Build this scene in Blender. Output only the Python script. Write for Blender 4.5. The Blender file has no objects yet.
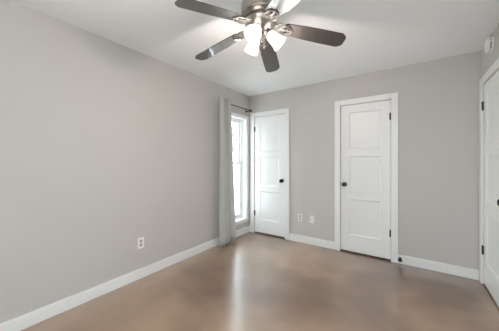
import bpy, bmesh, math
from mathutils import Vector, Matrix

# ------------------------------------------------------------------ camera, world, light, exposure
sc = bpy.context.scene
COL = sc.collection
XL, XR, YB, YR, H = -2.4005, 0.609, 3.418, -1.15, 2.44     # room: left, right, back, rear, height
F, YAW, CAMZ, HY = 230.82, 0.6111, 1.2636, 161.45

cam_d = bpy.data.cameras.new('camera')
cam_d.sensor_width = 36.0
cam_d.lens = F / 499 * 36.0
cam_d.shift_y = -(165.5 - HY) / 499
cam_d.clip_start = 0.02
cam = bpy.data.objects.new('camera', cam_d)
cam.location = (0, 0, CAMZ)
cam.rotation_euler = (math.pi / 2, 0, YAW)
COL.objects.link(cam)
sc.camera = cam

sc.view_settings.view_transform = 'Standard'
sc.view_settings.look = 'None'
sc.view_settings.gamma = 1.0
sc.view_settings.use_curve_mapping = False
sc.view_settings.exposure = 0.58
sc.cycles.use_denoising = True
sc.cycles.max_bounces = 10
sc.cycles.diffuse_bounces = 6
sc.cycles.sample_clamp_indirect = 6.0

SKY_STRENGTH = 8.0
LAMP_WATTS = 8.2
SHADE_GLOW = 2.1
world = bpy.data.worlds.new('overcast_sky')
sc.world = world
world.use_nodes = True
bg = world.node_tree.nodes['Background']
bg.inputs[0].default_value = (0.84, 0.93, 1.0, 1)
bg.inputs[1].default_value = SKY_STRENGTH


def portal(name, loc, rot, sx, sy):
    d = bpy.data.lights.new(name, 'AREA')
    d.shape = 'RECTANGLE'; d.size = sx; d.size_y = sy
    d.cycles.is_portal = True
    o = bpy.data.objects.new(name, d)
    o.location = loc; o.rotation_euler = rot
    COL.objects.link(o)


# window openings (left wall: y0,y1,z0,z1; rear wall: x0,x1,z0,z1)
WL = (2.76, 3.335, 0.25, 2.02)
WR = (-0.30, 0.42, 0.06, 2.1)  # rear opening, added out of view for fill daylight
WN = (-0.92, -0.08, 0.75, 2.05)  # right wall opening, added to brighten the left wall
WP = (-0.98, -0.30, 0.75, 2.05)  # near left opening, added to brighten the right side
portal('left_fill_daylight', (XL - 0.14, (WP[0] + WP[1]) / 2, (WP[2] + WP[3]) / 2), (0, -math.pi / 2, 0), WP[3] - WP[2], WP[1] - WP[0])
portal('window_daylight', (XL - 0.14, (WL[0] + WL[1]) / 2, (WL[2] + WL[3]) / 2), (0, -math.pi / 2, 0), WL[3] - WL[2], WL[1] - WL[0])
portal('near_fill_daylight', (XR + 0.14, (WN[0] + WN[1]) / 2, (WN[2] + WN[3]) / 2), (0, math.pi / 2, 0), WN[3] - WN[2], WN[1] - WN[0])
portal('rear_fill_daylight', ((WR[0] + WR[1]) / 2, YR - 0.14, (WR[2] + WR[3]) / 2), (math.pi / 2, 0, 0), WR[1] - WR[0], WR[3] - WR[2])


# ------------------------------------------------------------------ materials
def mat(name, col, rough=0.5, metal=0.0, spec=0.5, coat=0.0, bump=None, vary=None, aniso=None):
    m = bpy.data.materials.new(name)
    m.use_nodes = True
    nt = m.node_tree
    b = nt.nodes['Principled BSDF']
    b.inputs['Base Color'].default_value = (*col, 1)
    b.inputs['Roughness'].default_value = rough
    b.inputs['Metallic'].default_value = metal
    b.inputs['Specular IOR Level'].default_value = spec
    b.inputs['Coat Weight'].default_value = coat
    tc = nt.nodes.new('ShaderNodeTexCoord')
    if bump:
        n = nt.nodes.new('ShaderNodeTexNoise'); n.inputs['Scale'].default_value = bump[0]; n.inputs['Detail'].default_value = 3
        nt.links.new(tc.outputs['Object'], n.inputs['Vector'])
        bp = nt.nodes.new('ShaderNodeBump'); bp.inputs['Strength'].default_value = bump[1]; bp.inputs['Distance'].default_value = 0.002
        nt.links.new(n.outputs['Fac'], bp.inputs['Height']); nt.links.new(bp.outputs['Normal'], b.inputs['Normal'])
    if vary:
        n = nt.nodes.new('ShaderNodeTexNoise'); n.inputs['Scale'].default_value = vary[0]; n.inputs['Detail'].default_value = 4
        mp = nt.nodes.new('ShaderNodeMapping')
        if len(vary) > 2:
            mp.inputs['Scale'].default_value = vary[2]
        nt.links.new(tc.outputs['Object'], mp.inputs['Vector']); nt.links.new(mp.outputs['Vector'], n.inputs['Vector'])
        r = nt.nodes.new('ShaderNodeValToRGB')
        r.color_ramp.elements[0].position = 0.3; r.color_ramp.elements[1].position = 0.7
        r.color_ramp.elements[0].color = (*[c * (1 - vary[1]) for c in col], 1)
        r.color_ramp.elements[1].color = (*[min(1, c * (1 + vary[1])) for c in col], 1)
        nt.links.new(n.outputs['Fac'], r.inputs['Fac']); nt.links.new(r.outputs['Color'], b.inputs['Base Color'])
    return m


FLOOR_SHIFT = (9.1, 6.6, 0.9)


def floor_material():
    m = bpy.data.materials.new('stained_concrete'); m.use_nodes = True
    nt = m.node_tree; L = nt.links.new; N = nt.nodes.new
    b = nt.nodes['Principled BSDF']
    tc = N('ShaderNodeTexCoord')
    big = N('ShaderNodeTexNoise'); big.inputs['Scale'].default_value = 0.85; big.inputs['Detail'].default_value = 3; big.inputs['Roughness'].default_value = 0.45; big.inputs['Distortion'].default_value = 0.3
    fine = N('ShaderNodeTexNoise'); fine.inputs['Scale'].default_value = 4; fine.inputs['Detail'].default_value = 6; fine.inputs['Roughness'].default_value = 0.65
    mp = N('ShaderNodeMapping'); mp.inputs['Location'].default_value = FLOOR_SHIFT; L(tc.outputs['Object'], mp.inputs['Vector']); L(mp.outputs['Vector'], big.inputs['Vector']); L(tc.outputs['Object'], fine.inputs['Vector'])
    r1 = N('ShaderNodeValToRGB'); e = r1.color_ramp.elements
    r1.color_ramp.interpolation = 'EASE'; e[0].position = 0.36; e[0].color = (0.18, 0.103, 0.059, 1)
    e[1].position = 0.64; e[1].color = (0.375, 0.245, 0.158, 1)
    r2 = N('ShaderNodeValToRGB'); e = r2.color_ramp.elements
    e[0].position = 0.3; e[0].color = (0.86, 0.855, 0.85, 1)
    e[1].position = 0.72; e[1].color = (1.10, 1.10, 1.11, 1)
    L(big.outputs['Fac'], r1.inputs['Fac']); L(fine.outputs['Fac'], r2.inputs['Fac'])
    mx = N('ShaderNodeMix'); mx.data_type = 'RGBA'; mx.blend_type = 'MULTIPLY'; mx.inputs[0].default_value = 1.0
    L(r1.outputs['Color'], mx.inputs[6]); L(r2.outputs['Color'], mx.inputs[7])
    L(mx.outputs[2], b.inputs['Base Color'])
    rr = N('ShaderNodeMapRange'); rr.inputs[3].default_value = 0.32; rr.inputs[4].default_value = 0.38
    L(fine.outputs['Fac'], rr.inputs[0]); L(rr.outputs[0], b.inputs['Roughness'])
    b.inputs['Specular IOR Level'].default_value = 0.9
    b.inputs['Coat Weight'].default_value = 1.0; b.inputs['Coat IOR'].default_value = 1.62; b.inputs['Coat Roughness'].default_value = 0.21
    return m


def glow_material(name, col, strength):
    m = bpy.data.materials.new(name); m.use_nodes = True
    b = m.node_tree.nodes['Principled BSDF']
    b.inputs['Base Color'].default_value = (0.9, 0.9, 0.88, 1)
    b.inputs['Roughness'].default_value = 0.3
    b.inputs['Emission Color'].default_value = (*col, 1)
    b.inputs['Emission Strength'].default_value = strength
    return m


def glass_material():
    m = bpy.data.materials.new('window_glass'); m.use_nodes = True
    nt = m.node_tree; nt.nodes.remove(nt.nodes['Principled BSDF'])
    out = nt.nodes['Material Output']
    t = nt.nodes.new('ShaderNodeBsdfTransparent'); t.inputs[0].default_value = (0.95, 0.97, 0.96, 1)
    g = nt.nodes.new('ShaderNodeBsdfGlossy'); g.inputs['Roughness'].default_value = 0.02
    mx = nt.nodes.new('ShaderNodeMixShader')
    mx.inputs[0].default_value = 0.06; nt.links.new(t.outputs[0], mx.inputs[1]); nt.links.new(g.outputs[0], mx.inputs[2])
    nt.links.new(mx.outputs[0], out.inputs[0])
    return m


def curtain_material():
    m = bpy.data.materials.new('linen_curtain'); m.use_nodes = True
    nt = m.node_tree; b = nt.nodes['Principled BSDF']
    b.inputs['Base Color'].default_value = (0.60, 0.60, 0.58, 1); b.inputs['Roughness'].default_value = 0.9
    b.inputs['Specular IOR Level'].default_value = 0.1
    tr = nt.nodes.new('ShaderNodeBsdfTranslucent'); tr.inputs[0].default_value = (0.65, 0.65, 0.62, 1)
    mx = nt.nodes.new('ShaderNodeMixShader'); mx.inputs[0].default_value = 0.12
    nt.links.new(b.outputs[0], mx.inputs[1]); nt.links.new(tr.outputs[0], mx.inputs[2])
    nt.links.new(mx.outputs[0], nt.nodes['Material Output'].inputs[0])
    w = nt.nodes.new('ShaderNodeTexNoise'); w.inputs['Scale'].default_value = 400
    tc = nt.nodes.new('ShaderNodeTexCoord'); nt.links.new(tc.outputs['Object'], w.inputs['Vector'])
    bp = nt.nodes.new('ShaderNodeBump'); bp.inputs['Strength'].default_value = 0.15; bp.inputs['Distance'].default_value = 0.001
    nt.links.new(w.outputs['Fac'], bp.inputs['Height']); nt.links.new(bp.outputs['Normal'], b.inputs['Normal'])
    return m


M = dict(
    wall=mat('grey_wall_paint', (0.542, 0.518, 0.498), 0.55, spec=0.3, bump=(90, 0.12)),
    ceiling=mat('white_ceiling_paint', (0.89, 0.90, 0.905), 0.8, spec=0.2, bump=(60, 0.2)),
    white=mat('white_gloss_paint', (0.80, 0.80, 0.80), 0.32, spec=0.5),
    vinyl=mat('white_vinyl', (0.82, 0.83, 0.83), 0.35),
    plastic=mat('white_plastic', (0.82, 0.81, 0.78), 0.35),
    slot=mat('dark_slot', (0.03, 0.03, 0.03), 0.6),
    socket=mat('grey_socket_face', (0.42, 0.40, 0.38), 0.4),  # plain grey, darker than the cover plate
    black=mat('matte_black_metal', (0.018, 0.017, 0.016), 0.35, metal=0.4),
    rubber=mat('black_rubber', (0.012, 0.012, 0.012), 0.45),
    bronze=mat('dark_bronze', (0.03, 0.026, 0.022), 0.22, metal=0.7),
    nickel=mat('brushed_nickel', (0.46, 0.42, 0.39), 0.30, metal=1.0, vary=(30, 0.12, (1, 1, 8))),
    blade=mat('dark_wood_blade', (0.024, 0.020, 0.018), 0.40, spec=1.0, coat=0.9, vary=(18, 0.30, (1, 12, 1))),
    floor=floor_material(),
    shade=glow_material('lit_frosted_glass', (1.0, 0.93, 0.88), SHADE_GLOW),
    bulb=glow_material('lit_bulb', (1.0, 0.92, 0.82), 12.0),
    glass=glass_material(),
    curtain=curtain_material(),
    ground=mat('pale_gravel', (0.7, 0.7, 0.68), 0.9, vary=(4, 0.2)),
    stucco=mat('pale_stucco', (0.55, 0.55, 0.54), 0.9, vary=(3, 0.1)),
    bark=mat('grey_bark', (0.17, 0.165, 0.15), 0.9, vary=(12, 0.3)),
)


# ------------------------------------------------------------------ helpers
def tag(o, label=None, cat=None, group=None, kind=None):
    if label: o['label'] = label
    if cat: o['category'] = cat
    if group: o['group'] = group
    if kind: o['kind'] = kind
    return o


def empty(name, loc, rz=0.0):
    o = bpy.data.objects.new(name, None)
    o.location = loc; o.rotation_euler = (0, 0, rz); o.empty_display_size = 0.1
    COL.objects.link(o)
    return o


def obj(name, bm, m, parent=None, loc=(0, 0, 0), smooth=False, bevel=0.0, rot=None):
    bmesh.ops.recalc_face_normals(bm, faces=bm.faces[:])
    me = bpy.data.meshes.new(name)
    bm.to_mesh(me); bm.free()
    me.materials.append(m)
    if smooth:
        me.shade_smooth()
        try:
            me.set_sharp_from_angle(angle=math.radians(38))
        except Exception:
            pass
    o = bpy.data.objects.new(name, me)
    COL.objects.link(o)
    o.location = loc
    if rot: o.rotation_euler = rot
    if parent: o.parent = parent
    if bevel:
        b = o.modifiers.new('bevel', 'BEVEL'); b.width = bevel; b.segments = 2; b.limit_method = 'ANGLE'
    return o


def box(bm, x0, x1, y0, y1, z0, z1):
    v = [bm.verts.new(p) for p in [(x0, y0, z0), (x1, y0, z0), (x1, y1, z0), (x0, y1, z0), (x0, y0, z1), (x1, y0, z1), (x1, y1, z1), (x0, y1, z1)]]
    for f in [(3, 2, 1, 0), (4, 5, 6, 7), (0, 1, 5, 4), (1, 2, 6, 5), (2, 3, 7, 6), (3, 0, 4, 7)]:
        bm.faces.new([v[i] for i in f])


def nb(*boxes):
    bm = bmesh.new()
    for b in boxes: box(bm, *b)
    return bm


def frame_of(d):
    d = Vector(d).normalized()
    a = Vector((0, 0, 1)) if abs(d.z) < 0.9 else Vector((1, 0, 0))
    u = d.cross(a).normalized(); v = d.cross(u).normalized()
    return d, u, v


def lathe(bm, origin, axis, prof, n=32, cap0=True, cap1=True):
    """prof: (distance along axis, radius) pairs"""
    d, u, v = frame_of(axis); o = Vector(origin); rings = []
    for t, r in prof:
        rings.append([bm.verts.new(o + d * t + (u * math.cos(2 * math.pi * i / n) + v * math.sin(2 * math.pi * i / n)) * max(r, 1e-5)) for i in range(n)])
    for a, b in zip(rings, rings[1:]):
        for i in range(n):
            bm.faces.new((a[i], a[(i + 1) % n], b[(i + 1) % n], b[i]))
    if cap0: bm.faces.new(rings[0][::-1])
    if cap1: bm.faces.new(rings[-1])


def tube(bm, pts, r, n=10, closed=False):
    pts = [Vector(p) for p in pts]; rings = []
    m = len(pts)
    d0 = None
    for i, p in enumerate(pts):
        if closed: d = pts[(i + 1) % m] - pts[i - 1]
        else: d = pts[min(i + 1, m - 1)] - pts[max(i - 1, 0)]
        d.normalize()
        if d0 is None:
            _, u, v = frame_of(d)
        else:
            u = (u - d * u.dot(d)).normalized(); v = d.cross(u)
        d0 = d
        rr = r[i] if isinstance(r, (list, tuple)) else r
        rings.append([bm.verts.new(p + (u * math.cos(2 * math.pi * k / n) + v * math.sin(2 * math.pi * k / n)) * rr) for k in range(n)])
    pairs = list(zip(rings, rings[1:])) + ([(rings[-1], rings[0])] if closed else [])
    for a, b in pairs:
        for k in range(n):
            bm.faces.new((a[k], a[(k + 1) % n], b[(k + 1) % n], b[k]))
    if not closed:
        bm.faces.new(rings[0][::-1]); bm.faces.new(rings[-1])


def sphere(bm, c, r, seg=16):
    bmesh.ops.create_uvsphere(bm, u_segments=seg, v_segments=seg // 2, radius=r, matrix=Matrix.Translation(c))


# ------------------------------------------------------------------ room shell
T = 0.14     # wall thickness
obj('floor', nb((XL - T, XR + T, YR - T, YB + T + 0.1, -0.1, 0)), M['floor'])
tag(bpy.data.objects['floor'], 'glossy brown stained concrete floor of the empty room', 'floor', kind='structure')
tag(obj('ceiling', nb((XL - T, XR + T, YR - T, YB + T, H, H + 0.1)), M['ceiling']), 'flat white ceiling carrying the fan', 'ceiling', kind='structure')

# left wall with its window opening and the added fill opening
tag(obj('wall_left', nb((XL - T, XL, YR, WP[0], 0, H), (XL - T, XL, WP[1], WL[0], 0, H), (XL - T, XL, WP[0], WP[1], 0, WP[2]), (XL - T, XL, WP[0], WP[1], WP[3], H), (XL - T, XL, WL[1], YB, 0, H), (XL - T, XL, WL[0], WL[1], 0, WL[2]), (XL - T, XL, WL[0], WL[1], WL[3], H)), M['wall']),
    'long light grey painted wall on the left with a window at its far end', 'wall', kind='structure')

# doors on the back wall: slab x range, hinge side; right wall: slab y range
SLAB_TOP, GAP = 2.045, 0.022
D1 = (-2.283, -1.688)
D2 = (-0.816, -0.212)
D3 = (2.515, 3.325)
JT = SLAB_TOP + 0.004
g = 0.004
RD = 0.09     # depth of a door recess
bw = [(XL - T, D1[0] - g, YB, YB + T, 0, H), (D1[1] + g, D2[0] - g, YB, YB + T, 0, H), (D2[1] + g, XR + T, YB, YB + T, 0, H)]
for a, b in (D1, D2):
    bw += [(a - g, b + g, YB, YB + T, JT, H), (a - g, b + g, YB + RD, YB + T, 0, JT)]
tag(obj('wall_back', nb(*bw), M['wall']), 'light grey painted far wall holding two white doors', 'wall', kind='structure')
rw = [(XR, XR + T, YR, WN[0], 0, H), (XR, XR + T, WN[1], D3[0] - g, 0, H), (XR, XR + T, WN[0], WN[1], 0, WN[2]), (XR, XR + T, WN[0], WN[1], WN[3], H), (XR, XR + T, D3[1] + g, YB, 0, H), (XR, XR + T, D3[0] - g, D3[1] + g, JT, H), (XR + RD, XR + T, D3[0] - g, D3[1] + g, 0, JT)]
tag(obj('wall_right', nb(*rw), M['wall']), 'light grey painted wall on the right with one white door near its end', 'wall', kind='structure')
tag(obj('wall_rear', nb((XL - T, WR[0], YR - T, YR, 0, H), (WR[1], XR + T, YR - T, YR, 0, H), (WR[0], WR[1], YR - T, YR, 0, WR[2]), (WR[0], WR[1], YR - T, YR, WR[3], H)), M['wall']),
    'light grey painted wall behind the viewer with a tall glazed opening added for fill light', 'wall', kind='structure')

CW, CT = 0.08, 0.018     # door casing width, thickness
CTOP = SLAB_TOP + CW - 0.002
BH, BT = 0.108, 0.015    # baseboard


def back_casing(name, d, label):
    a, b = d
    r = 0.004
    bm = nb((a - CW, a - r, YB - CT, YB, 0, CTOP), (b + r, b + CW, YB - CT, YB, 0, CTOP), (a - r, b + r, YB - CT, YB, JT, CTOP))
    tag(obj(name, bm, M['white'], bevel=0.003), label, 'door trim', kind='structure')


back_casing('trim_1', D1, 'flat white casing around the narrow door in the left corner')
back_casing('trim_2', D2, 'flat white casing around the middle door of the far wall')
tag(obj('trim_3', nb((XR - CT, XR, D3[0] - CW, D3[0] - 0.004, 0, CTOP), (XR - CT, XR, D3[1] + 0.004, D3[1] + CW, 0, CTOP), (XR - CT, XR, D3[0] - 0.004, D3[1] + 0.004, JT, CTOP)), M['white'], bevel=0.003),
    'flat white casing around the door on the right wall', 'door trim', kind='structure')

bb = lambda name, boxes, label: tag(obj(name, nb(*boxes), M['white'], bevel=0.004), label, 'baseboard', kind='structure')
bb('baseboard_left', [(XL, XL + BT, YR, YB, 0, BH)], 'white baseboard along the left wall')
bb('baseboard_back', [(XL + BT, D1[0] - CW, YB - BT, YB, 0, BH), (D1[1] + CW, D2[0] - CW, YB - BT, YB, 0, BH), (D2[1] + CW, XR - CT, YB - BT, YB, 0, BH)], 'white baseboard along the far wall between the doors')
bb('baseboard_right', [(XR - BT, XR, YR, D3[0] - CW, 0, BH)], 'white baseboard along the right wall')
bb('baseboard_rear', [(XL + BT, WR[0] - 0.06, YR, YR + BT, 0, BH)], 'white baseboard along the wall behind the viewer')


# ------------------------------------------------------------------ doors (local: x along width 0..w, front face y = 0 towards -y, z up)
def door_slab(w, h, t=0.036):
    """three recessed panels with sloped edges"""
    bm = bmesh.new()
    st = 0.108; dep = 0.010; sl = 0.014
    rows = [(0.225, 0.722), (0.820, 1.314), (1.412, h - 0.105)]
    xs = [0, st, w - st, w]
    zs = [0] + [z for r in rows for z in r] + [h]
    P = {}
    vf = lambda x, y, z: P.setdefault((round(x, 5), round(y, 5), round(z, 5)), None) or P.__setitem__((round(x, 5), round(y, 5), round(z, 5)), bm.verts.new((x, y, z))) or P[(round(x, 5), round(y, 5), round(z, 5))]
    for side in (0, 1):
        y = 0 if side == 0 else t
        yi = dep if side == 0 else t - dep
        for i in range(3):
            for j in range(len(zs) - 1):
                x0, x1, z0, z1 = xs[i], xs[i + 1], zs[j], zs[j + 1]
                q = [vf(x0, y, z0), vf(x1, y, z0), vf(x1, y, z1), vf(x0, y, z1)]
                if i == 1 and j % 2 == 1:
                    p = [vf(x0 + sl, yi, z0 + sl), vf(x1 - sl, yi, z0 + sl), vf(x1 - sl, yi, z1 - sl), vf(x0 + sl, yi, z1 - sl)]
                    bm.faces.new(p)
                    for k in range(4):
                        bm.faces.new((q[k], q[(k + 1) % 4], p[(k + 1) % 4], p[k]))
                else:
                    bm.faces.new(q)
    for j in range(len(zs) - 1):
        for x in (0, w):
            bm.faces.new((vf(x, 0, zs[j]), vf(x, t, zs[j]), vf(x, t, zs[j + 1]), vf(x, 0, zs[j + 1])))
    for i in range(3):
        for z in (0, h):
            bm.faces.new((vf(xs[i], 0, z), vf(xs[i + 1], 0, z), vf(xs[i + 1], t, z), vf(xs[i], t, z)))
    return bm


def make_door(name, w, loc, rz, hinge_right, label):
    h = SLAB_TOP - GAP
    d = obj(name, door_slab(w, h), M['white'], loc=loc, rot=(0, 0, rz), bevel=0.0015)
    tag(d, label, 'door', kind='structure')
    kx = 0.052 if hinge_right else w - 0.052
    kz = 0.945 - GAP
    bm = bmesh.new()
    lathe(bm, (kx, 0.001, kz), (0, -1, 0), [(0, 0.031), (0.005, 0.031), (0.008, 0.026), (0.010, 0.012), (0.028, 0.011), (0.034, 0.019), (0.042, 0.027), (0.052, 0.029), (0.060, 0.025), (0.064, 0.014), (0.065, 0.002)], 28)
    obj('door_knob', bm, M['bronze'], d, smooth=True)['label'] = 'dark bronze round door knob'
    # latch plate on the slab's edge, showing in the gap
    lx = -0.003 if hinge_right else w - 0.003
    obj('latch_plate', nb((lx, lx + 0.006, -0.003, 0.028, kz - 0.03, kz + 0.03)), M['bronze'], d)
    hx = w + 0.002 if hinge_right else -0.002
    for z in (1.835 - GAP, 0.352 - GAP):
        bm = bmesh.new()
        lathe(bm, (hx, -0.007, z - 0.047), (0, 0, 1), [(0, 0.003), (0.003, 0.0075), (0.03, 0.0075), (0.031, 0.0068), (0.032, 0.0075), (0.062, 0.0075), (0.063, 0.0068), (0.064, 0.0075), (0.091, 0.0075), (0.094, 0.003)], 14)
        box(bm, hx - 0.017, hx + 0.017, -0.0025, 0.0005, z - 0.044, z + 0.044)
        obj('hinge', bm, M['black'], d, smooth=True)['label'] = 'black metal hinge'
    return d


make_door('door_1', D1[1] - D1[0], (D1[0], YB + 0.001, GAP), 0, False, 'narrow white three-panel door in the far left corner beside the window')
make_door('door_2', D2[1] - D2[0], (D2[0], YB + 0.001, GAP), 0, True, 'white three-panel door in the middle of the far wall with knob on its left')
# right wall: local x runs towards -y world when rotated by -90 degrees, front faces -x
make_door('door_3', D3[1] - D3[0], (XR + 0.001, D3[1], GAP), -math.pi / 2, False, 'white three-panel door on the right wall cut by the picture edge')

# ------------------------------------------------------------------ windows
def window_left():
    y0, y1, z0, z1 = WL
    c = 0.045
    x = XL
    w = obj('window_1', nb((x - T, x, y0, y0 + 0.012, z0, z1), (x - T, x, y1 - 0.012, y1, z0, z1), (x - T, x, y0, y1, z1 - 0.012, z1), (x - T, x, y0, y1, z0, z0 + 0.012)), M['vinyl'])
    tag(w, 'tall narrow white window beside the corner, half covered by the curtain', 'window', kind='structure')
    fx0, fx1 = x - 0.135, x - 0.085
    f = 0.032
    a0, a1, b0, b1 = y0 + 0.012, y1 - 0.012, z0 + 0.012, z1 - 0.012
    obj('window_frame', nb((fx0, fx1, a0, a0 + f, b0, b1), (fx0, fx1, a1 - f, a1, b0, b1), (fx0, fx1, a0 + f, a1 - f, b1 - f, b1), (fx0, fx1, a0 + f, a1 - f, b0, b0 + f)), M['vinyl'], w, bevel=0.002)
    zm = 1.235
    s = 0.03
    for (p, q, xa) in ((b0 + f, zm + 0.02, fx0 + 0.022), (zm - 0.02, b1 - f, fx0 + 0.002)):
        sash = obj('sash', nb((xa, xa + 0.018, a0 + f, a0 + f + s, p, q), (xa, xa + 0.018, a1 - f - s, a1 - f, p, q), (xa, xa + 0.018, a0 + f + s, a1 - f - s, p, p + s + 0.008), (xa, xa + 0.018, a0 + f + s, a1 - f - s, q - s, q)), M['vinyl'], w)
        obj('pane', nb((xa + 0.007, xa + 0.011, a0 + f + s, a1 - f - s, p + s, q - s)), M['glass'], sash)
    # casing, stool and apron
    t = 0.014
    obj('casing', nb((x, x + t, y0 - c, y0 + 0.002, z0, z1 + c), (x, x + t, y1 - 0.002, y1 + c, z0, z1 + c), (x, x + t, y0 + 0.002, y1 - 0.002, z1 - 0.002, z1 + c)), M['white'], w, bevel=0.002)
    obj('window_sill', nb((x - 0.08, x + 0.028, y0 - c - 0.01, y1 + c + 0.008, z0 - 0.012, z0 + 0.014), (x, x + 0.012, y0 - c, y1 + c, z0 - 0.055, z0 - 0.012)), M['white'], w, bevel=0.003)


def fill_window_rear():  # unseen glazing added behind the camera as a daylight source
    x0, x1, z0, z1 = WR
    y = YR
    w = obj('fill_window_2', nb((x0, x0 + 0.012, y - T, y, z0, z1), (x1 - 0.012, x1, y - T, y, z0, z1), (x0, x1, y - T, y, z1 - 0.012, z1), (x0, x1, y - T, y, z0, z0 + 0.012)), M['vinyl'])
    tag(w, 'tall white glazed opening added for fill light in the wall behind the viewer', 'window', kind='structure')
    f = 0.04; n = 1
    bxs = [(x0 + 0.012, x1 - 0.012, y - 0.13, y - 0.08, z1 - 0.012 - f, z1 - 0.012), (x0 + 0.012, x1 - 0.012, y - 0.13, y - 0.08, z0 + 0.012, z0 + 0.012 + f)]
    for i in range(n + 1):
        c = x0 + 0.032 + (x1 - x0 - 0.064) * i / n
        bxs.append((c - 0.02, c + 0.02, y - 0.13, y - 0.08, z0 + 0.012, z1 - 0.012))
    obj('window_frame', nb(*bxs), M['vinyl'], w)
    obj('pane', nb((x0 + 0.03, x1 - 0.03, y - 0.107, y - 0.103, z0 + 0.03, z1 - 0.03)), M['glass'], w)
    c = 0.06
    obj('casing', nb((x0 - c, x0, y, y + 0.014, 0.002, z1 + c), (x1, x1 + c, y, y + 0.014, 0.002, z1 + c), (x0, x1, y, y + 0.014, z1, z1 + c), (x0, x1, y, y + 0.014, max(0.002, z0 - c), z0)), M['white'], w)


def fill_window_near(name, win, x, sg, label):  # unseen side windows added to let in extra daylight
    """sg = +1 on the right wall, -1 on the left wall"""
    y0, y1, z0, z1 = win
    X = lambda d0, d1: (min(x + sg * d0, x + sg * d1), max(x + sg * d0, x + sg * d1))
    B = lambda d, *r: (*X(*d), *r)
    t = (0, T)
    w = obj(name, nb(B(t, y0, y0 + 0.012, z0, z1), B(t, y1 - 0.012, y1, z0, z1), B(t, y0, y1, z1 - 0.012, z1), B(t, y0, y1, z0, z0 + 0.012)), M['vinyl'])
    tag(w, label, 'window', kind='structure')
    f = 0.045; zm = (z0 + z1) / 2; d = (0.08, 0.13)
    obj('window_frame', nb(B(d, y0 + 0.012, y0 + f, z0 + 0.012, z1 - 0.012), B(d, y1 - f, y1 - 0.012, z0 + 0.012, z1 - 0.012), B(d, y0 + f, y1 - f, z1 - f, z1 - 0.012),
        B(d, y0 + f, y1 - f, z0 + 0.012, z0 + f), B(d, y0 + f, y1 - f, zm - 0.02, zm + 0.02)), M['vinyl'], w)
    obj('pane', nb(B((0.103, 0.107), y0 + f, y1 - f, z0 + f, z1 - f)), M['glass'], w)
    c = 0.06; d = (-0.014, 0)
    obj('casing', nb(B(d, y0 - c, y0, z0 - c, z1 + c), B(d, y1, y1 + c, z0 - c, z1 + c), B(d, y0, y1, z1, z1 + c), B(d, y0, y1, z0 - c, z0)), M['white'], w)


window_left()
fill_window_rear()
fill_window_near('fill_window_3', WN, XR, 1, 'white window added for fill light on the right wall close to the viewer, outside the picture')
fill_window_near('fill_window_4', WP, XL, -1, 'white window added for fill light on the left wall close to the viewer, outside the picture')

# ------------------------------------------------------------------ ceiling fan
FX, FY = -0.8875, 1.4013
ZB, DROOP, PITCH, PH, RT, BWID = 2.2502 - H, 0.172, -0.176, 3.827 + YAW, 0.616, 0.134
fan = empty('ceiling_fan', (FX, FY, H))
tag(fan, 'five-blade ceiling fan with nickel motor and three lit frosted glass shades', 'ceiling fan')

bm = bmesh.new()
lathe(bm, (0, 0, 0), (0, 0, -1), [(0, 0.085), (0.006, 0.090), (0.022, 0.090), (0.030, 0.100), (0.040, 0.124), (0.052, 0.134), (0.062, 0.137), (0.118, 0.137), (0.122, 0.133), (0.126, 0.133), (0.131, 0.137), (0.138, 0.136), (0.150, 0.122), (0.160, 0.098)], 48)
obj('motor_housing', bm, M['nickel'], fan, smooth=True)
bm = bmesh.new()
lathe(bm, (0, 0, -0.160), (0, 0, -1), [(0, 0.090), (0.006, 0.092), (0.012, 0.108), (0.018, 0.114), (0.026, 0.113), (0.040, 0.104), (0.056, 0.088), (0.070, 0.068), (0.080, 0.052), (0.086, 0.046), (0.090, 0.050), (0.100, 0.050), (0.108, 0.040), (0.114, 0.018), (0.124, 0.010), (0.130, 0.012), (0.136, 0.006)], 48)
obj('switch_housing', bm, M['nickel'], fan, smooth=True)


def blade_pt(a, r, off, up=0.0):
    """point on the blade's plane: angle a, radius r, offset to the counterclockwise side"""
    ca, sa = math.cos(a), math.sin(a)
    cp, sp = math.cos(PITCH), math.sin(PITCH)
    return Vector((r * ca - off * cp * sa - up * -sp * -sa, r * sa + off * cp * ca, ZB - DROOP * r + off * sp + up))


def outline():
    r0 = 0.172; w0, w1 = 0.105, BWID
    pts = []
    # tip with softened clipped corners
    pts += [(r0 + 0.02, -w0 / 2), (0.32, -w1 / 2 + 0.004), (0.45, -w1 / 2), (RT - 0.040, -w1 / 2), (RT - 0.030, -w1 / 2 + 0.003), (RT - 0.008, -w1 / 2 + 0.022), (RT, -w1 / 2 + 0.036),
            (RT, w1 / 2 - 0.036), (RT - 0.008, w1 / 2 - 0.022), (RT - 0.030, w1 / 2 - 0.003), (RT - 0.040, w1 / 2), (0.45, w1 / 2), (0.32, w1 / 2 - 0.004), (r0 + 0.02, w0 / 2),
            (r0 + 0.005, w0 / 2 - 0.012), (r0, w0 / 2 - 0.03), (r0, -w0 / 2 + 0.03), (r0 + 0.005, -w0 / 2 + 0.012)]
    return pts


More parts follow.
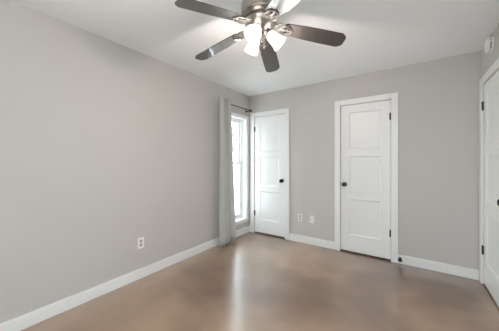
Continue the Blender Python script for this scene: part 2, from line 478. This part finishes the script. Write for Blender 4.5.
for k in range(5):
    a = PH - k * 2 * math.pi / 5
    bm = bmesh.new()
    ol = outline()
    lo = [bm.verts.new(blade_pt(a, r, o, -0.003)) for r, o in ol]
    hi = [bm.verts.new(blade_pt(a, r, o, 0.003)) for r, o in ol]
    bm.faces.new(lo[::-1]); bm.faces.new(hi)
    for i in range(len(ol)):
        j = (i + 1) % len(ol)
        bm.faces.new((lo[i], lo[j], hi[j], hi[i]))
    bl = obj('blade', bm, M['blade'], fan)
    # ornate bracket: stem out of the housing, two scroll loops and a screw plate under the blade
    bm = bmesh.new()
    u = -0.009
    tube(bm, [Vector((0.092 * math.cos(a), 0.092 * math.sin(a), -0.172)), Vector((0.112 * math.cos(a), 0.112 * math.sin(a), -0.192)), blade_pt(a, 0.135, 0, u), blade_pt(a, 0.18, 0, u), blade_pt(a, 0.228, 0, u)], [0.012, 0.011, 0.008, 0.008, 0.006], 10)
    for s in (-1, 1):
        for (rc, oc, rr) in ((0.146, 0.026, 0.025), (0.146, 0.026, 0.012), (0.184, 0.018, 0.014)):
            tube(bm, [blade_pt(a, rc + rr * math.cos(t), s * oc + rr * math.sin(t), u) for t in [2 * math.pi * i / 18 for i in range(18)]], 0.0052, 8, closed=True)
        tube(bm, [blade_pt(a, 0.166, s * 0.040, u), blade_pt(a, 0.196, s * 0.040, u), blade_pt(a, 0.220, s * 0.024, u), blade_pt(a, 0.228, 0, u)], 0.005, 8)
        sphere(bm, blade_pt(a, 0.200, s * 0.036, -0.007), 0.007, 10)
    sphere(bm, blade_pt(a, 0.232, 0, -0.007), 0.007, 10)
    obj('blade_bracket', bm, M['nickel'], bl, smooth=True)

# light kit: three arms with shades
for i, deg in enumerate((1, 117, 247)):
    a = math.radians(deg) + YAW
    rad = Vector((math.cos(a), math.sin(a), 0))
    neck = rad * 0.058 + Vector((0, 0, 2.1878 - H)); mouth = rad * 0.142 + Vector((0, 0, 2.1062 - H))
    ax = (mouth - neck); Ln = ax.length; ax.normalize()
    bm = bmesh.new()
    tube(bm, [rad * 0.036 + Vector((0, 0, -0.250)), rad * 0.05 + Vector((0, 0, -0.252)), neck + ax * 0.004], 0.009, 10)
    lathe(bm, neck - ax * 0.010, ax, [(0, 0.012), (0.004, 0.022), (0.022, 0.026), (0.026, 0.024)], 24)
    obj('lamp_holder', bm, M['nickel'], fan, smooth=True)
    bm = bmesh.new()
    prof = [(0.010, 0.027), (0.020, 0.033), (0.038, 0.038), (0.066, 0.042), (0.094, 0.047), (Ln - 0.006, 0.052), (Ln, 0.055)]
    lathe(bm, neck, ax, prof + [(t, r - 0.003) for t, r in prof[::-1]], 36, cap0=False, cap1=False)
    sh = obj('lamp_shade', bm, M['shade'], fan, smooth=True)
    sh['label'] = 'glowing frosted white glass shade'
    bm = bmesh.new()
    lathe(bm, neck + ax * 0.014, ax, [(0, 0.012), (0.02, 0.013), (0.035, 0.022), (0.052, 0.027), (0.068, 0.022), (0.078, 0.008), (0.080, 0.001)], 20)
    obj('bulb', bm, M['bulb'], sh, smooth=True)
    ld = bpy.data.lights.new('bulb_light', 'POINT')
    ld.energy = LAMP_WATTS; ld.color = (1.0, 0.875, 0.815); ld.shadow_soft_size = 0.022
    lo = bpy.data.objects.new('bulb_light', ld)
    lo.location = neck + ax * (Ln + 0.01)
    COL.objects.link(lo); lo.parent = fan

for (ang, ln) in ((3.9, 0.105), (0.1, 0.095)):
    p = Vector((0.03 * math.cos(ang), 0.03 * math.sin(ang), -0.262))
    bm = bmesh.new()
    tube(bm, [p, p - Vector((0, 0, ln))], 0.0016, 6)
    lathe(bm, p - Vector((0, 0, ln - 0.002)), (0, 0, -1), [(0, 0.002), (0.004, 0.005), (0.014, 0.006), (0.020, 0.003), (0.022, 0.001)], 12)
    obj('pull_chain', bm, M['nickel'], fan, smooth=True)

# ------------------------------------------------------------------ curtain and rod
RX, RZ = XL + 0.080, 2.160
rod = empty('curtain_rod', (XL, 3.05, RZ))
tag(rod, 'thin black curtain rod above the corner window', 'curtain rod')
X0 = RX - XL
bm = bmesh.new(); tube(bm, [(X0, -0.36, 0), (X0, 0.285, 0)], 0.0075, 14)
obj('pole', bm, M['black'], rod, smooth=True)
for s, y in ((1, 0.285), (-1, -0.36)):
    bm = bmesh.new(); lathe(bm, (X0, y, 0), (0, s, 0), [(0, 0.010), (0.005, 0.019), (0.026, 0.019), (0.032, 0.013), (0.035, 0.002)] if s > 0 else [(0, 0.0085), (0.004, 0.0085), (0.006, 0.002)], 20)
    obj('finial', bm, M['black'], rod, smooth=True)
for y in (0.27, -0.33):
    bm = nb((0.0, 0.004, y - 0.014, y + 0.014, -0.03, 0.026), (0.003, X0 + (0.010 if y > 0 else 0.0), y - 0.006, y + 0.006, -0.019, -0.008))
    obj('bracket', bm, M['black'], rod)


NOTCHES = [(0.10, 0.035, 0.036, 0), (0.33, 0.035, 0.044, 1), (0.45, 0.03, 0.03, -1), (0.64, 0.07, 0.062, 2), (0.86, 0.03, 0.030, 0)]


def curtain_mesh():
    bm = bmesh.new()
    n, mrows = 150, 24
    folds = 4.5
    z_top, z_bot = 2.195, 0.018
    grid = []
    for j in range(mrows + 1):
        s = j / mrows
        z = z_top + (z_bot - z_top) * s
        yl = 2.455 + 0.045 * s
        yr = 2.690 + 0.185 * s
        amp = 0.020 + 0.010 * s
        row = []
        for i in range(n + 1):
            t = i / n
            ph = 2 * math.pi * folds * t + 0.4
            y = yl + (yr - yl) * t + 0.006 * math.sin(2 * ph)
            notch = sum(d * math.exp(-((t - c - 0.03 * s * k) / w) ** 2) for c, w, d, k in NOTCHES)
            x = RX + 0.086 - 0.050 * s + amp * math.sin(ph) - notch + 0.004 * math.sin(5 * s + 11 * t)
            row.append(bm.verts.new((x, y, z)))
        grid.append(row)
    for a, b in zip(grid, grid[1:]):
        for i in range(n):
            bm.faces.new((a[i], a[i + 1], b[i + 1], b[i]))
    return bm


cu = obj('curtain', curtain_mesh(), M['curtain'], smooth=True)
sd = cu.modifiers.new('cloth', 'SOLIDIFY'); sd.thickness = 0.002; sd.offset = 0
tag(cu, 'pale grey floor-length curtain gathered at the left of the corner window', 'curtain')


# ------------------------------------------------------------------ wall plates (built facing -y, turned to their wall)
def plate(name, loc, rz, label, cat, outlet=True):
    r = empty(name, loc, rz)
    tag(r, label, cat, 'duplex outlets low on the walls' if outlet else None)
    obj('cover_plate', nb((-0.036, 0.036, -0.006, 0, -0.0585, 0.0585)), M['plastic'], r, bevel=0.003)
    if outlet:
        for z in (-0.0205, 0.0205):
            bm = bmesh.new()
            lathe(bm, (0, -0.0055, z), (0, -1, 0), [(0, 0.0165), (0.0025, 0.0160)], 24)
            so = obj('socket', bm, M['socket'], r)
            so['label'] = 'grey socket face'
            obj('slot', nb((-0.0075, -0.0055, -0.0086, -0.0075, z - 0.001, z + 0.008), (0.0055, 0.0075, -0.0086, -0.0075, z - 0.001, z + 0.007), (-0.002, 0.002, -0.0086, -0.0075, z - 0.010, z - 0.006)), M['slot'], so)
        bm = bmesh.new(); lathe(bm, (0, -0.0055, 0), (0, -1, 0), [(0, 0.0035), (0.0015, 0.003)], 12)
        obj('screw', bm, M['nickel'], r)
    else:
        for z in (-0.042, 0.042):
            bm = bmesh.new(); lathe(bm, (0, -0.0055, z), (0, -1, 0), [(0, 0.0035), (0.0015, 0.003)], 12)
            obj('screw', bm, M['nickel'], r)
        bm = bmesh.new(); lathe(bm, (0, -0.0055, 0), (0, -1, 0), [(0, 0.0065), (0.002, 0.0065), (0.002, 0.0045), (0.008, 0.0045)], 16)
        obj('coaxial_jack', bm, M['nickel'], r)
    return r


plate('wall_outlet', (XL, 1.372, 0.381), math.pi / 2, 'white duplex outlet low on the left wall', 'outlet')
plate('wall_outlet', (-1.425, YB, 0.388), 0, 'white duplex outlet on the far wall nearer the corner door', 'outlet')
plate('cable_plate', (-1.234, YB, 0.385), 0, 'white wall plate on the far wall, right of the outlet', 'wall plate', outlet=False)

# ------------------------------------------------------------------ smoke detector on the right wall
sm = empty('smoke_detector', (XR, 3.02, 2.338))
tag(sm, 'round white smoke detector high on the right wall above the door', 'smoke detector')
bm = bmesh.new(); lathe(bm, (0, 0, 0), (-1, 0, 0), [(0, 0.070), (0.012, 0.070), (0.014, 0.066)], 36)
obj('mounting_base', bm, M['plastic'], sm, smooth=True)
bm = bmesh.new(); lathe(bm, (-0.013, 0, 0), (-1, 0, 0), [(0, 0.058), (0.010, 0.058)], 36)
obj('vent_ring', bm, M['slot'], sm, smooth=True)['label'] = 'dark vent gap around the rim'
bm = bmesh.new(); lathe(bm, (-0.022, 0, 0), (-1, 0, 0), [(0, 0.068), (0.010, 0.067), (0.018, 0.058), (0.022, 0.040), (0.023, 0.002)], 36)
for i in range(5):
    t = 2 * math.pi * (i + 0.3) / 5
    c = Vector((-0.018, 0.062 * math.cos(t), 0.062 * math.sin(t)))
    box(bm, c.x - 0.006, c.x + 0.006, c.y - 0.005, c.y + 0.005, c.z - 0.005, c.z + 0.005)
obj('cover', bm, M['plastic'], sm, smooth=True)

# ------------------------------------------------------------------ door stop on the far baseboard
ds = empty('door_stop', (-0.112, YB - BT, 0.066))
tag(ds, 'black door stop on the far baseboard right of the middle door', 'door stop')
bm = bmesh.new(); lathe(bm, (0, 0, 0), (0, -1, 0), [(0, 0.016), (0.004, 0.016), (0.007, 0.009), (0.05, 0.008)], 20)
obj('stem', bm, M['bronze'], ds, smooth=True)
bm = bmesh.new(); lathe(bm, (0, -0.048, 0), (0, -1, 0), [(0, 0.012), (0.002, 0.020), (0.012, 0.023), (0.022, 0.020), (0.028, 0.010), (0.029, 0.001)], 22)
obj('rubber_tip', bm, M['rubber'], ds, smooth=True)

# ------------------------------------------------------------------ outside the window
tag(obj('ground', nb((-60, 60, -60, 60, -0.6, -0.3)), M['ground']), 'pale ground outside the window', 'ground', kind='structure')

# a thin-branched tree seen faintly through the corner window
import random
rng = random.Random(4)
tree = empty('bare_tree', (-5.6, 7.2, -0.3))
tag(tree, 'thin branching tree standing outside the corner window', 'tree')
bm = bmesh.new(); tube(bm, [(0, 0, 0), (0.03, 0.02, 0.8), (-0.02, 0.03, 1.6), (0.02, 0, 2.6), (0.0, 0.03, 3.8)], [0.09, 0.075, 0.06, 0.045, 0.02], 10)
obj('trunk', bm, M['bark'], tree, smooth=True)
bm = bmesh.new()
def branch(p, d, ln, r, lvl):
    q = [p]
    for i in range(3):
        d = (d + Vector((rng.uniform(-.25, .25), rng.uniform(-.25, .25), rng.uniform(-.05, .2)))).normalized()
        q.append(q[-1] + d * ln / 3)
    tube(bm, q, [r, r * .85, r * .7, r * .45], 5)
    if lvl:
        for i in (1, 2, 3):
            for k in range(2):
                branch(q[i], (d + Vector((rng.uniform(-1, 1), rng.uniform(-1, 1), rng.uniform(-.3, .8)))).normalized(), ln * .6, r * .5, lvl - 1)
for i in range(16):
    z = 1.2 + 0.16 * i
    t = i * 2.4
    branch(Vector((0, 0.02, z)), Vector((math.cos(t), math.sin(t), 0.5)).normalized(), 1.15 - 0.035 * i, 0.036 - 0.0012 * i, 2)
obj('branches', bm, M['bark'], tree)

# unseen stuccoed wall, added to keep daylight off the jamb and corner door
tag(obj('wall_light_blocker', nb((-6.0, XL - T, 2.30, 2.45, -0.3, 3.0)), M['stucco']), 'pale stucco wall added outside, out of view, to block light at the corner window', 'wall', kind='structure')
